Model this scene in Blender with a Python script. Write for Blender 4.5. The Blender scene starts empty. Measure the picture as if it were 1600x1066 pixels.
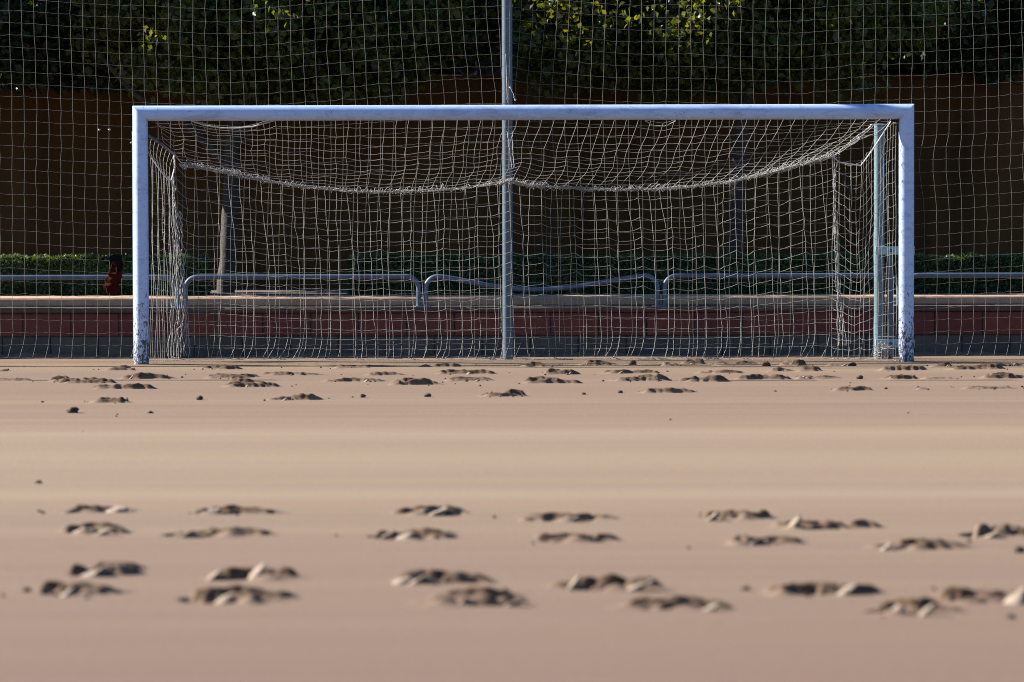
import bpy, math, random
import numpy as np
from mathutils import Vector, Matrix, Euler, noise
random.seed(7); np.random.seed(7)
SC = bpy.context.scene
COL = SC.collection

# ------------------------------------------------------------------ camera
F = 6640.0                                   # focal length in pixels of a 1600 px wide frame
CAMLOC = Vector((0, -34.0, 1.37))
cd = bpy.data.cameras.new('camera')
cam = bpy.data.objects.new('camera', cd); COL.objects.link(cam)
cd.sensor_width = 36; cd.lens = 36 * F / 1600
cd.clip_start = 0.5; cd.clip_end = 2000
cam.location = CAMLOC
cam.rotation_euler = (math.pi/2 - math.atan(233/F), 0.0024, 0)
cd.dof.use_dof = True; cd.dof.focus_distance = 34.2
cd.dof.aperture_fstop = 3.5; cd.dof.aperture_blades = 0
SC.camera = cam
RM = cam.rotation_euler.to_matrix()

# ------------------------------------------------------------------ sky, sun, exposure
EL, BETA = math.radians(30), math.radians(14.6)     # sun height; how far behind the goal plane it stands (to the left)
w = bpy.data.worlds.new('World'); SC.world = w; w.use_nodes = True
sky = w.node_tree.nodes.new('ShaderNodeTexSky'); sky.sky_type = 'NISHITA'; sky.sun_disc = False
sky.sun_elevation = EL; sky.sun_rotation = -(math.pi/2-BETA)
bg = w.node_tree.nodes['Background']; bg.inputs[1].default_value = 0.055
sky.ozone_density = 8.0; sky.dust_density = 0.3
w.node_tree.links.new(sky.outputs[0], bg.inputs[0])
sd = bpy.data.lights.new('sun', 'SUN'); sd.energy = 5.0; sd.angle = math.radians(0.5); sd.color = (1, 0.95, 0.87)
sun = bpy.data.objects.new('sun', sd); COL.objects.link(sun)
tosun = Vector((-math.cos(BETA)*math.cos(EL), math.sin(BETA)*math.cos(EL), math.sin(EL)))
sun.rotation_euler = tosun.to_track_quat('Z', 'Y').to_euler(); sun.location = (-20, 10, 20)
vs = SC.view_settings
vs.view_transform = 'Standard'; vs.look = 'None'; vs.exposure = 2.0; vs.gamma = 1; vs.use_curve_mapping = False
SC.render.engine = 'CYCLES'
SC.cycles.filter_width = 1.0; SC.cycles.max_bounces = 8; SC.cycles.use_denoising = True

# ------------------------------------------------------------------ helpers
def ray(px, py):
    return RM @ Vector(((px-800)/F, -(py-533)/F, -1))
def W(px, py, Y):
    d = ray(px, py); t = (Y - CAMLOC.y)/d.y
    return CAMLOC + d*t
def G(px, py, Z=0.0):
    d = ray(px, py); t = (Z - CAMLOC.z)/d.z
    return CAMLOC + d*t

class MB:
    def __init__(s): s.v = []; s.f = []
    def quad(s, a, b, c, d):
        n = len(s.v); s.v += [tuple(a), tuple(b), tuple(c), tuple(d)]; s.f.append((n, n+1, n+2, n+3))
    def box(s, x0, x1, y0, y1, z0, z1, bev=0.0):
        if bev <= 0:
            n = len(s.v)
            s.v += [(x, y, z) for z in (z0, z1) for y in (y0, y1) for x in (x0, x1)]
            s.f += [tuple(n+i for i in q) for q in ((0,2,3,1),(4,5,7,6),(0,1,5,4),(1,3,7,5),(3,2,6,7),(2,0,4,6))]
            return
        b = bev; n = len(s.v)                      # front edges chamfered
        pts = [(x0+b, y0, z0+b), (x1-b, y0, z0+b), (x1-b, y0, z1-b), (x0+b, y0, z1-b),
               (x0, y0+b, z0), (x1, y0+b, z0), (x1, y0+b, z1), (x0, y0+b, z1),
               (x0, y1, z0), (x1, y1, z0), (x1, y1, z1), (x0, y1, z1)]
        s.v += pts
        s.f += [tuple(n+i for i in q) for q in ((0,1,2,3),(0,4,5,1),(1,5,6,2),(2,6,7,3),(3,7,4,0),
                 (4,8,9,5),(5,9,10,6),(6,10,11,7),(7,11,8,4),(8,11,10,9))]
    def tube(s, path, r, n=8, cap=True, rs=None):
        P = [Vector(p) for p in path]; m = len(P); base = len(s.v)
        ref = None
        for i in range(m):
            t = (P[min(i+1, m-1)] - P[max(i-1, 0)])
            if t.length < 1e-9: t = Vector((0, 0, 1))
            t.normalize()
            if ref is None:
                ref = Vector((0, 1, 0)) if abs(t.y) < 0.9 else Vector((1, 0, 0))
            u = ref - t*ref.dot(t)
            if u.length < 1e-4: u = t.orthogonal()
            u.normalize(); ref = u; v = t.cross(u)
            rr = rs[i] if rs else r
            for k in range(n):
                a = 2*math.pi*k/n
                q = P[i] + u*(rr*math.cos(a)) + v*(rr*math.sin(a))
                s.v.append((q.x, q.y, q.z))
        for i in range(m-1):
            for k in range(n):
                a = base+i*n+k; b = base+i*n+(k+1) % n
                s.f.append((a, b, b+n, a+n))
        if cap:
            s.f.append(tuple(base+k for k in range(n))[::-1]); s.f.append(tuple(base+(m-1)*n+k for k in range(n)))
    def octa(s, p, r):
        n = len(s.v); x, y, z = p
        s.v += [(x-r,y,z),(x+r,y,z),(x,y-r,z),(x,y+r,z),(x,y,z-r),(x,y,z+r)]
        s.f += [(n+a, n+b, n+c) for a, b, c in ((0,2,5),(2,1,5),(1,3,5),(3,0,5),(2,0,4),(1,2,4),(3,1,4),(0,3,4))]
    def blob(s, p, r, seed, squash=0.7, res=(7, 5)):
        p = Vector(p); base = len(s.v); nu, nv = res
        off = Vector((seed*3.7, seed*1.3, seed*7.1))
        s.v.append(tuple(p+Vector((0, 0, -r*squash))))
        for j in range(1, nv):
            ph = math.pi*j/nv
            for i in range(nu):
                th = 2*math.pi*i/nu
                d = Vector((math.sin(ph)*math.cos(th), math.sin(ph)*math.sin(th), -math.cos(ph)))
                k = r*(1+0.55*noise.noise(d*1.6+off))
                s.v.append(tuple(p+Vector((d.x*k, d.y*k, d.z*k*squash))))
        s.v.append(tuple(p+Vector((0, 0, r*squash))))
        top = len(s.v)-1
        for i in range(nu):
            s.f.append((base, base+1+(i+1) % nu, base+1+i))
            for j in range(nv-2):
                a = base+1+j*nu+i; b = base+1+j*nu+(i+1) % nu
                s.f.append((a, b, b+nu, a+nu))
            s.f.append((base+1+(nv-2)*nu+i, base+1+(nv-2)*nu+(i+1) % nu, top))
    def mesh(s, name, smooth=False):
        me = bpy.data.meshes.new(name); me.from_pydata(s.v, [], s.f); me.update()
        if smooth: me.polygons.foreach_set('use_smooth', [len(p.vertices) <= 4 for p in me.polygons])
        if smooth and any(len(p.vertices) > 4 for p in me.polygons): me.set_sharp_from_angle(angle=math.radians(50))
        return me
    def build(s, name, mat, parent=None, smooth=False):
        return link(name, s.mesh(name, smooth), mat, parent)

def link(name, me, mat, parent=None):
    if mat and not me.materials: me.materials.append(mat)
    o = bpy.data.objects.new(name, me); COL.objects.link(o)
    if parent: o.parent = parent; o.matrix_parent_inverse = parent.matrix_basis.inverted()
    return o
def empty(name, loc=(0, 0, 0)):
    o = bpy.data.objects.new(name, None); COL.objects.link(o); o.location = loc; o.empty_display_size = 0.2
    return o
def tag(o, label=None, cat=None, group=None, kind=None):
    if label: o['label'] = label
    if cat: o['category'] = cat
    if group: o['group'] = group
    if kind: o['kind'] = kind
    return o

# ------------------------------------------------------------------ materials
def newmat(name):
    m = bpy.data.materials.new(name); m.use_nodes = True
    nt = m.node_tree; return m, nt, nt.nodes, nt.links, nt.nodes['Principled BSDF']
def nz(nt, scale, detail=4, rough=0.55, vec=None, dist=0.0):
    n = nt.nodes.new('ShaderNodeTexNoise'); n.inputs['Scale'].default_value = scale
    n.inputs['Detail'].default_value = detail; n.inputs['Roughness'].default_value = rough; n.inputs['Distortion'].default_value = dist
    if vec: nt.links.new(vec, n.inputs['Vector'])
    return n
def ramp(nt, fac, stops):
    r = nt.nodes.new('ShaderNodeValToRGB'); e = r.color_ramp.elements
    while len(e) < len(stops): e.new(0.5)
    for i, (p, c) in enumerate(stops):
        e[i].position = p; e[i].color = (c if len(c) == 4 else (*c, 1)) if not isinstance(c, float) else (c, c, c, 1)
    nt.links.new(fac, r.inputs[0]); return r
def coords(nt, scale=(1, 1, 1), kind='Object'):
    tc = nt.nodes.new('ShaderNodeTexCoord'); mp = nt.nodes.new('ShaderNodeMapping')
    mp.inputs['Scale'].default_value = scale; nt.links.new(tc.outputs[kind], mp.inputs[0]); return mp.outputs[0]
def geopos(nt, scale=(1, 1, 1)):
    g = nt.nodes.new('ShaderNodeNewGeometry'); mp = nt.nodes.new('ShaderNodeMapping')
    mp.inputs['Scale'].default_value = scale; nt.links.new(g.outputs['Position'], mp.inputs[0]); return mp.outputs[0]
def mix(nt, fac, a, b, mode='MIX'):
    m = nt.nodes.new('ShaderNodeMix'); m.data_type = 'RGBA'; m.blend_type = mode
    for sock, val in ((m.inputs[0], fac), (m.inputs[6], a), (m.inputs[7], b)):
        if hasattr(val, 'is_output') or isinstance(val, bpy.types.NodeSocket): nt.links.new(val, sock)
        elif isinstance(val, (int, float)): sock.default_value = val
        else: sock.default_value = (*val, 1)
    return m.outputs[2]
def math_(nt, op, a, b=None, clamp=False):
    m = nt.nodes.new('ShaderNodeMath'); m.operation = op; m.use_clamp = clamp
    for sock, val in ((m.inputs[0], a), (m.inputs[1], b)):
        if val is None: continue
        if isinstance(val, bpy.types.NodeSocket): nt.links.new(val, sock)
        else: sock.default_value = val
    return m.outputs[0]
def bump(nt, h, strength, dist, bsdf):
    b = nt.nodes.new('ShaderNodeBump'); b.inputs['Strength'].default_value = strength; b.inputs['Distance'].default_value = dist
    nt.links.new(h, b.inputs['Height']); nt.links.new(b.outputs[0], bsdf.inputs['Normal'])
def simple(name, col, rough=0.7, var=0.25, scale=8, metallic=0.0, bstr=0.0):
    m, nt, N, L, B = newmat(name)
    v = geopos(nt)
    n = nz(nt, scale, 6, 0.6, v)
    dark = tuple(c*(1-var) for c in col); lite = tuple(min(1, c*(1+var)) for c in col)
    r = ramp(nt, n.outputs[0], [(0.3, dark), (0.7, lite)])
    L.new(r.outputs[0], B.inputs['Base Color']); B.inputs['Roughness'].default_value = rough; B.inputs['Metallic'].default_value = metallic
    if bstr: bump(nt, n.outputs[0], bstr, 0.01, B)
    return m

def sand_mat():
    m, nt, N, L, B = newmat('sand')
    wide = nz(nt, 1.0, 5, 0.55, geopos(nt, (0.02, 0.55, 1)))       # broad bands of damper and drier sand left by the rake
    fine = nz(nt, 1.0, 4, 0.6, geopos(nt, (0.10, 3.2, 1)))
    hair = nz(nt, 1.0, 4, 0.6, geopos(nt, (0.5, 14.0, 1)))
    grain = nz(nt, 260, 2, 0.6, geopos(nt))
    c1 = ramp(nt, wide.outputs[0], [(0.30, (0.119, 0.078, 0.055)), (0.5, (0.144, 0.099, 0.067)), (0.70, (0.168, 0.121, 0.076))])
    c2 = mix(nt, math_(nt, 'MULTIPLY', ramp(nt, fine.outputs[0], [(0.42, 0.0), (0.68, 1.0)]).outputs[0], 0.6), c1.outputs[0], (0.122, 0.085, 0.070))
    c3 = mix(nt, math_(nt, 'MULTIPLY', ramp(nt, hair.outputs[0], [(0.45, 0.0), (0.75, 1.0)]).outputs[0], 0.45), c2, (0.110, 0.078, 0.061))
    # one paler dry streak along the pitch
    sep = N.new('ShaderNodeSeparateXYZ'); L.new(geopos(nt), sep.inputs[0])
    wob = nz(nt, 1.0, 3, 0.5, geopos(nt, (0.35, 0.02, 1)))
    yy = math_(nt, 'ADD', sep.outputs[1], math_(nt, 'MULTIPLY', wob.outputs[0], 0.5))
    def streak(y0, wd, amt, col, base):
        a = math_(nt, 'ABSOLUTE', math_(nt, 'SUBTRACT', yy, y0+0.25))
        k = math_(nt, 'SUBTRACT', 1.0, math_(nt, 'DIVIDE', a, wd), True)
        return mix(nt, math_(nt, 'MULTIPLY', k, amt), base, col)
    c3 = mix(nt, math_(nt, 'MULTIPLY', math_(nt, 'DIVIDE', math_(nt, 'SUBTRACT', -16.5, yy), 5.0, True), 0.75), c3, (0.112, 0.073, 0.053))  # nearest sand gradually darker and redder: vignette shade put into the colour
    c4 = streak(-14.75, 0.5, 0.42, (0.20, 0.157, 0.102), c3)
    c4 = streak(-12.5, 5.0, 0.55, (0.186, 0.141, 0.094), c4)  # wide mid band lightened: bright centre of the vignette put into the colour
    c4 = streak(-9.9, 0.8, 0.4, (0.20, 0.155, 0.103), c4)
    c4 = streak(0.0, 2.0, 0.4, (0.150, 0.104, 0.063), c4)
    spk = nz(nt, 42, 3, 0.7, geopos(nt, (1, 0.5, 1)))
    g = ramp(nt, math_(nt, 'ADD', math_(nt, 'MULTIPLY', grain.outputs[0], 0.55), math_(nt, 'MULTIPLY', spk.outputs[0], 0.45)), [(0.3, 0.80), (0.7, 1.18)])
    c5 = mix(nt, 1.0, c4, g.outputs[0], 'MULTIPLY')
    at = N.new('ShaderNodeAttribute'); at.attribute_name = 'damp'          # sand turned up from below is damp
    dn = nz(nt, 38, 4, 0.6, geopos(nt))
    dc = ramp(nt, dn.outputs[0], [(0.3, (0.050, 0.028, 0.015)), (0.7, (0.092, 0.058, 0.035))])
    c5 = mix(nt, at.outputs['Fac'], c5, dc.outputs[0])
    L.new(c5, B.inputs['Base Color']); B.inputs['Roughness'].default_value = 0.95
    B.inputs['Specular IOR Level'].default_value = 0.1
    h = math_(nt, 'ADD', math_(nt, 'MULTIPLY', hair.outputs[0], 1.0), math_(nt, 'MULTIPLY', grain.outputs[0], 0.25))
    bump(nt, h, 0.25, 0.012, B)
    return m
SAND = sand_mat()

def clod_mat():
    m, nt, N, L, B = newmat('turned_sand')
    n = nz(nt, 30, 5, 0.6, geopos(nt))
    r = ramp(nt, n.outputs[0], [(0.3, (0.045, 0.030, 0.020)), (0.7, (0.085, 0.060, 0.042))])
    L.new(r.outputs[0], B.inputs['Base Color']); B.inputs['Roughness'].default_value = 0.95; B.inputs['Specular IOR Level'].default_value = 0.1
    bump(nt, nz(nt, 90, 4, 0.6, geopos(nt)).outputs[0], 0.5, 0.01, B)
    return m
CLOD = clod_mat()

def goal_paint():
    m, nt, N, L, B = newmat('white_goal_paint')
    p = geopos(nt)
    sep = N.new('ShaderNodeSeparateXYZ'); L.new(p, sep.inputs[0])
    low = math_(nt, 'SUBTRACT', 1.0, math_(nt, 'DIVIDE', sep.outputs[2], 0.95), True)
    low = math_(nt, 'POWER', low, 1.3)
    chips = nz(nt, 55, 6, 0.7, geopos(nt, (1, 1, 0.55)), 0.6)
    thr = math_(nt, 'ADD', chips.outputs[0], math_(nt, 'MULTIPLY', low, 0.225))
    k = ramp(nt, thr, [(0.655, 0.0), (0.69, 1.0)]).outputs[0]
    scuff = nz(nt, 9, 7, 0.72, geopos(nt, (0.35, 1, 1)), 1.2)
    k2 = math_(nt, 'MULTIPLY', ramp(nt, scuff.outputs[0], [(0.50, 0.0), (0.68, 1.0)]).outputs[0], 0.7)
    scr = nz(nt, 24, 7, 0.75, geopos(nt, (0.5, 1, 1.2)), 2.0)
    k3 = math_(nt, 'MULTIPLY', ramp(nt, scr.outputs[0], [(0.60, 0.0), (0.645, 1.0)]).outputs[0], 0.75)
    c = mix(nt, k2, (0.325, 0.41, 0.585), (0.165, 0.205, 0.30))
    c = mix(nt, k3, c, (0.12, 0.11, 0.11))
    c = mix(nt, math_(nt, 'MULTIPLY', low, 0.25), c, (0.50, 0.44, 0.38))
    c = mix(nt, k, c, (0.035, 0.035, 0.045))
    L.new(c, B.inputs['Base Color']); B.inputs['Roughness'].default_value = 0.5
    B.inputs['Specular IOR Level'].default_value = 0.4
    return m
PAINT = goal_paint()

def twine_mat(name, col, tr=0.12):
    m, nt, N, L, B = newmat(name)
    n = nz(nt, 3.0, 3, 0.6, geopos(nt))
    r = ramp(nt, n.outputs[0], [(0.3, tuple(c*0.72 for c in col)), (0.7, col)])
    L.new(r.outputs[0], B.inputs['Base Color']); B.inputs['Roughness'].default_value = 0.7
    t = N.new('ShaderNodeBsdfTranslucent'); L.new(r.outputs[0], t.inputs[0])
    mx = N.new('ShaderNodeMixShader'); mx.inputs[0].default_value = tr
    L.new(B.outputs[0], mx.inputs[1]); L.new(t.outputs[0], mx.inputs[2]); L.new(mx.outputs[0], N['Material Output'].inputs[0])
    return m
TWINE = twine_mat('net_twine', (0.35, 0.332, 0.300))
TWINE2 = twine_mat('stop_net_twine', (0.13, 0.119, 0.10))
ROPE = twine_mat('white_rope', (0.40, 0.39, 0.375), 0.1)

def teal_mat():
    m, nt, N, L, B = newmat('pale_teal_paint')
    n = nz(nt, 40, 6, 0.7, geopos(nt, (1, 1, 0.4)), 0.5)
    r = ramp(nt, n.outputs[0], [(0.40, (0.065, 0.11, 0.13)), (0.60, (0.09, 0.135, 0.155)), (0.66, (0.12, 0.16, 0.17))])
    L.new(r.outputs[0], B.inputs['Base Color']); B.inputs['Roughness'].default_value = 0.5
    return m
TEAL = teal_mat()
PLATE = simple('chalky_pale_plate', (0.24, 0.32, 0.32), 0.7, 0.25, 30)
POLE = simple('grey_blue_pole_paint', (0.045, 0.066, 0.086), 0.45, 0.12, 14)
STEEL = simple('galvanised_steel', (0.055, 0.080, 0.115), 0.5, 0.2, 20, 0.2)
REDB = [simple('red_block_%s' % 'abcd'[i], c, 0.9, 0.16, 18, 0, 0.35) for i, c in enumerate(
        [(0.088, 0.017, 0.012), (0.095, 0.021, 0.015), (0.082, 0.016, 0.012), (0.100, 0.022, 0.013)])]
GREYB = [simple('grey_block_%s' % 'abc'[i], c, 0.9, 0.2, 14, 0, 0.4) for i, c in enumerate(
        [(0.052, 0.043, 0.035), (0.060, 0.050, 0.041), (0.044, 0.037, 0.031)])]
MORTAR = simple('mortar', (0.025, 0.022, 0.02), 0.95, 0.2, 20, 0, 0.3)
CONC = simple('concrete_kerb', (0.26, 0.172, 0.110), 0.9, 0.22, 9, 0, 0.3)
COPE = simple('dark_coping', (0.060, 0.032, 0.026), 0.9, 0.25, 12, 0, 0.3)
SOIL = simple('planting_soil', (0.09, 0.06, 0.04), 0.95, 0.3, 5, 0, 0.5)
GROUND = simple('dry_ground', (0.22, 0.17, 0.12), 0.95, 0.2, 1.2)
BARK = simple('bark', (0.027, 0.019, 0.013), 0.9, 0.45, 16, 0, 0.9)

def wall_mat():
    m, nt, N, L, B = newmat('ochre_render')
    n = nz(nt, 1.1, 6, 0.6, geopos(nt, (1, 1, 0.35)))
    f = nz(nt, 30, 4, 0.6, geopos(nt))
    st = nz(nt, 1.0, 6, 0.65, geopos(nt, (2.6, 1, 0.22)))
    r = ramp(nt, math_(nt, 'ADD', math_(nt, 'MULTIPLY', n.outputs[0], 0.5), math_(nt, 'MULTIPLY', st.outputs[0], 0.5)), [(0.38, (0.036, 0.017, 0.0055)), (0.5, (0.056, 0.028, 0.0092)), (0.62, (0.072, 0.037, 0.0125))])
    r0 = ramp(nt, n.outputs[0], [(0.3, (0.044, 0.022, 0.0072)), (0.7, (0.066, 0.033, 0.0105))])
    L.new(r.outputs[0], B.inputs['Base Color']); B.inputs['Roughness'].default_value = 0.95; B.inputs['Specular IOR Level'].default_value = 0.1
    bump(nt, f.outputs[0], 0.3, 0.01, B)
    return m
OCHRE = wall_mat()
NAVY = simple('dark_blue_grey_facade', (0.009, 0.011, 0.014), 0.9, 0.15, 2)

def leaf_mat(name, a, b, tr=0.4, rough=0.35):
    m, nt, N, L, B = newmat(name)
    n = nz(nt, 5.0, 3, 0.6, geopos(nt))
    r = ramp(nt, n.outputs[0], [(0.35, a), (0.65, b)])
    L.new(r.outputs[0], B.inputs['Base Color']); B.inputs['Roughness'].default_value = rough; B.inputs['Specular IOR Level'].default_value = 0.25
    t = N.new('ShaderNodeBsdfTranslucent')
    t2 = mix(nt, 1.0, r.outputs[0], (3.6, 2.8, 0.5), 'MULTIPLY'); L.new(t2, t.inputs[0])
    mx = N.new('ShaderNodeMixShader'); mx.inputs[0].default_value = tr
    L.new(B.outputs[0], mx.inputs[1]); L.new(t.outputs[0], mx.inputs[2]); L.new(mx.outputs[0], N['Material Output'].inputs[0])
    return m
LEAF_A = leaf_mat('orange_tree_leaf', (0.024, 0.038, 0.008), (0.052, 0.063, 0.013), 0.42)
LEAF_B = leaf_mat('dark_tree_leaf', (0.013, 0.024, 0.012), (0.022, 0.036, 0.016), 0.25)
LEAF_H = leaf_mat('hedge_leaf', (0.022, 0.043, 0.015), (0.040, 0.066, 0.022), 0.2)

# ------------------------------------------------------------------ setting: ground
def snoise(x, y, s, o=0.0): return noise.noise(Vector((x*s+o, y*s-o, o*1.7)))
WALLY = 1.41
def ground_h(x, y):
    return 0.010*noise.noise(Vector((x*0.12, y*1.1, 3.1))) + 0.005*noise.noise(Vector((x*0.5, y*2.7, 9.2)))
FAR = [(3,581,10,4),(15,595,52,6),(187,580,49,7),(113,596,58,9),(135,600,70,11),(226,592,82,9),(191,609,80,9),(172,630,58,12),(346,577,59,6),(362,591,64,9),(394,606,76,11),(379,598,52,8),
 (458,587,80,7),(458,625,78,10),(549,575,50,6),(602,587,61,8),(554,596,87,8),(650,602,70,11),(692,572,68,7),(726,585,74,7),(731,595,62,8),(784,620,58,11),(841,572,53,7),(876,585,50,8),(862,599,73,12),
 (934,570,54,8),(1048,571,22,6),(1082,569,30,8),(1146,570,60,7),(1238,571,34,9),(986,583,72,7),(1125,583,60,7),(1220,581,36,6),(1265,581,32,7),(998,595,84,10),(1104,596,66,10),(1187,593,76,10),(1278,592,58,6),(1046,615,77,12),
 (1410,580,60,8),(1472,575,36,8),(1524,579,78,8),(1580,572,40,7),(1415,592,60,10),(1468,592,54,5),(1572,591,70,10),(1332,612,50,10),(1548,608,74,7),(1443,609,16,4),(1310,572,30,5)]
NEAR = [(151,800,108,13),(366,804,120,16),(150,834,96,17),(342,839,138,14),(671,806,108,14),(884,815,130,13),(645,842,116,17),(897,847,112,15),(1155,812,96,18),(1290,826,140,17),(1200,852,112,16),(1438,858,140,15),(1566,840,92,24),
 (155,899,106,24),(402,907,146,24),(122,932,118,24),(384,942,160,28),(693,913,130,24),(752,946,168,26),(953,923,152,24),(1058,954,160,22),(1283,930,148,26),(1437,964,116,26),(1545,943,135,24)]
PRINTS = []
rq = random.Random(17)
for k, (px, py, wp, hp) in enumerate(FAR+NEAR):
    near = k >= len(FAR); c = G(px, py); sc_ = F/(c.y-CAMLOC.y)
    hl = wp/sc_*(0.56 if near else 0.5); hw = 0.12 if near else 0.085
    bumps = []
    n = rq.randint(3, 5) if near else rq.randint(1, 3)
    for q in range(n):                                  # ridges of turned sand: centre, left and right spread, height, distance from the front edge
        ce = -0.85+1.7*(q+rq.uniform(0.25, 0.75))/n
        wl, wr = (rq.uniform(0.16, 0.40), rq.uniform(0.16, 0.42)) if near else (rq.uniform(0.40, 0.75), rq.uniform(0.45, 0.9))
        bumps.append((ce, wl, wr, rq.uniform(0.35, 0.9), rq.uniform(0.0, 0.14) if near else rq.uniform(0.0, 0.09)))
    for q in range(rq.randint(2, 4)): bumps.append((rq.uniform(-0.9, 0.9), rq.uniform(0.05, 0.11), rq.uniform(0.05, 0.12), rq.uniform(0.25, 0.55), rq.uniform(0, 0.1)))
    if not near: bumps.append((rq.uniform(-0.2, 0.2), 0.85, 0.85, rq.uniform(0.35, 0.6), rq.uniform(0.0, 0.05)))
    if near: bumps.append((rq.uniform(-0.3, 0.3), 0.8, 0.8, rq.uniform(0.2, 0.4), rq.uniform(0.0, 0.08)))
    if near: bumps.append((rq.uniform(-0.3, 0.3), 0.6, 0.6, rq.uniform(0.35, 0.6), 0.22+0.04*rq.random()))     # the far edge of the hollow
    PRINTS.append(dict(x=c.x, y=c.y, hl=hl, H=hp/sc_*(0.95 if near else 1.2), near=near, bumps=bumps, so=k*1.37+0.5, lips=[(rq.uniform(-0.95, 0.35), rq.uniform(0.03, 0.05), rq.uniform(0.015, 0.025), rq.uniform(-0.03, 0.01)) for _ in range(1)] if near else [(rq.uniform(-1.0, -0.7), 0.035, rq.uniform(0.012, 0.022), rq.uniform(-0.03, 0.01))], hc=rq.uniform(-0.5, 0.1), y0=-0.18, y1=0.42 if near else 0.22))
def print_h(p, x, y):
    a = (x-p['x'])/p['hl']; d = y-p['y']; so = p['so']
    if abs(a) > 1.4 or d < p['y0'] or d > p['y1']: return 0.0, 0.0
    wig = 0.020*noise.noise(Vector((x*9+so, 0.3, so)))+0.010*noise.noise(Vector((x*31+so, 1.3, so)))
    h = 0.0
    for (ce, wl, wr, am, yo) in p['bumps']:
        t = (a-ce)/(wl if a < ce else wr)
        if abs(t) > 2.2: continue
        pa = am*max(0.0, 1-abs(t)**2.3*0.5)*(1 if abs(t) < 1.35 else 0.0)
        e = d-yo-wig
        fr = max(0.0, min(1.0, (e+0.006)/0.020)); fr = fr*fr*(3-2*fr)
        h = max(h, pa*fr*math.exp(-max(0.0, e-0.02)/0.06))
    h += (0.20*noise.noise(Vector((x*30+so, y*30, so)))+0.10*abs(noise.noise(Vector((x*80, y*80+so, so)))))*min(1.0, h*2.0)
    z = p['H']*h; lip = 0.0
    for (la, sx, lh, ly) in p['lips']:                  # smooth dry lips pressed up beside the print
        lip = max(lip, lh*math.exp(-((x-p['x']-la*p['hl'])/sx)**2-((d-ly)/0.045)**2)*(1+0.3*noise.noise(Vector((x*20, y*20, so)))))
    z = max(z, lip)
    if p['near']:
        r = ((a-p['hc'])/0.75)**2+((d-0.11)/0.125)**2+0.25*noise.noise(Vector((x*13, y*13, so)))
        if r < 1: z -= 0.042*(1-r)**0.4*max(0.0, 1-3*h)
    ea = max(0.0, min(1.0, (1.4-abs(a))/0.25)); eb = max(0.0, min(1.0, (d-p['y0'])/0.05, (p['y1']-d)/0.08))
    return z*ea*eb, (1.0 if lip >= z*0.98 and lip > 0 else 0.0)
xs = np.concatenate([np.linspace(-60, -9, 8), np.linspace(-8, 8, 90), np.linspace(9, 60, 8)])
ys = np.concatenate([np.linspace(-90, -28, 8), np.linspace(-26.8, WALLY+0.1, 330)])
nx, ny = len(xs), len(ys)
HG = np.array([[ground_h(x, y) if (abs(x) < 8.5 and y > -27) else 0.0 for x in xs] for y in ys])
def base_h(x, y):
    i = min(nx-2, max(0, int(np.searchsorted(xs, x, 'right'))-1)); j = min(ny-2, max(0, int(np.searchsorted(ys, y, 'right'))-1))
    tx = (x-xs[i])/(xs[i+1]-xs[i]); ty = (y-ys[j])/(ys[j+1]-ys[j])
    return float((HG[j, i]*(1-tx)+HG[j, i+1]*tx)*(1-ty)+(HG[j+1, i]*(1-tx)+HG[j+1, i+1]*tx)*ty)
owner = {}
for k, p in enumerate(PRINTS):                          # the cells of the sand that each footprint has churned up
    for j in range(ny-1):
        if ys[j+1] < p['y']+p['y0'] or ys[j] > p['y']+p['y1']: continue
        for i in range(nx-1):
            if xs[i+1] < p['x']-1.4*p['hl'] or xs[i] > p['x']+1.4*p['hl']: continue
            cx, cy = (xs[i]+xs[i+1])/2, (ys[j]+ys[j+1])/2
            d = ((cx-p['x'])/p['hl'])**2+((cy-p['y']-0.06)/0.12)**2
            if (i, j) not in owner or owner[(i, j)][0] > d: owner[(i, j)] = (d, k)
mb = MB()
mb.v = [(x, y, HG[j, i]) for j, y in enumerate(ys) for i, x in enumerate(xs)]
for j in range(ny-1):
    for i in range(nx-1):
        if (i, j) in owner: continue
        a = j*nx+i; mb.f.append((a, a+1, a+1+nx, a+nx))
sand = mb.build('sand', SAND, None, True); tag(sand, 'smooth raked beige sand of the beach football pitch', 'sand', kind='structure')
mb = MB(); mb.quad((-400, -400, -0.06), (400, -400, -0.06), (400, 600, -0.06), (-400, 600, -0.06))
tag(mb.build('ground', GROUND), 'flat dry ground around the pitch', 'ground', kind='structure')
mb = MB(); mb.quad((-60, 2.3, 0.47), (60, 2.3, 0.47), (60, 6.02, 0.47), (-60, 6.02, 0.47))
tag(mb.build('planting_bed', SOIL), 'bare soil bed between the kerb and the ochre wall', 'soil', kind='structure')

# furrow: the thin ridge that runs across the whole pitch just in front of the goal line
def ridge(name, y0, x0, x1, h, wd, seed, broken=0.0):
    mb = MB(); n = int((x1-x0)/0.06); prof = [(-wd, -0.012), (-wd*0.35, 0.6), (0, 1.0), (wd*0.5, 0.55), (wd*1.2, -0.012)]
    for i in range(n+1):
        x = x0+(x1-x0)*i/n
        k = h*(0.75+0.8*noise.noise(Vector((x*2.1, seed, 0)))); 
        if broken and noise.noise(Vector((x*0.8, seed*2.2, 4))) < broken-0.5: k = 0.0
        yo = 0.03*noise.noise(Vector((x*0.5, seed, 7)))
        for (dy, dz) in prof:
            z = ground_h(x, y0)+(dz*max(k, 0) if dz > 0 else dz)
            mb.v.append((x, y0+yo+dy, z))
    for i in range(n):
        for j in range(4):
            a = i*5+j; mb.f.append((a, a+5, a+6, a+1))
    return mb.build(name, CLOD, sand, True)
ridge('furrow', -0.45, -5.5, 5.5, 0.011, 0.03, 1.0)
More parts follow.
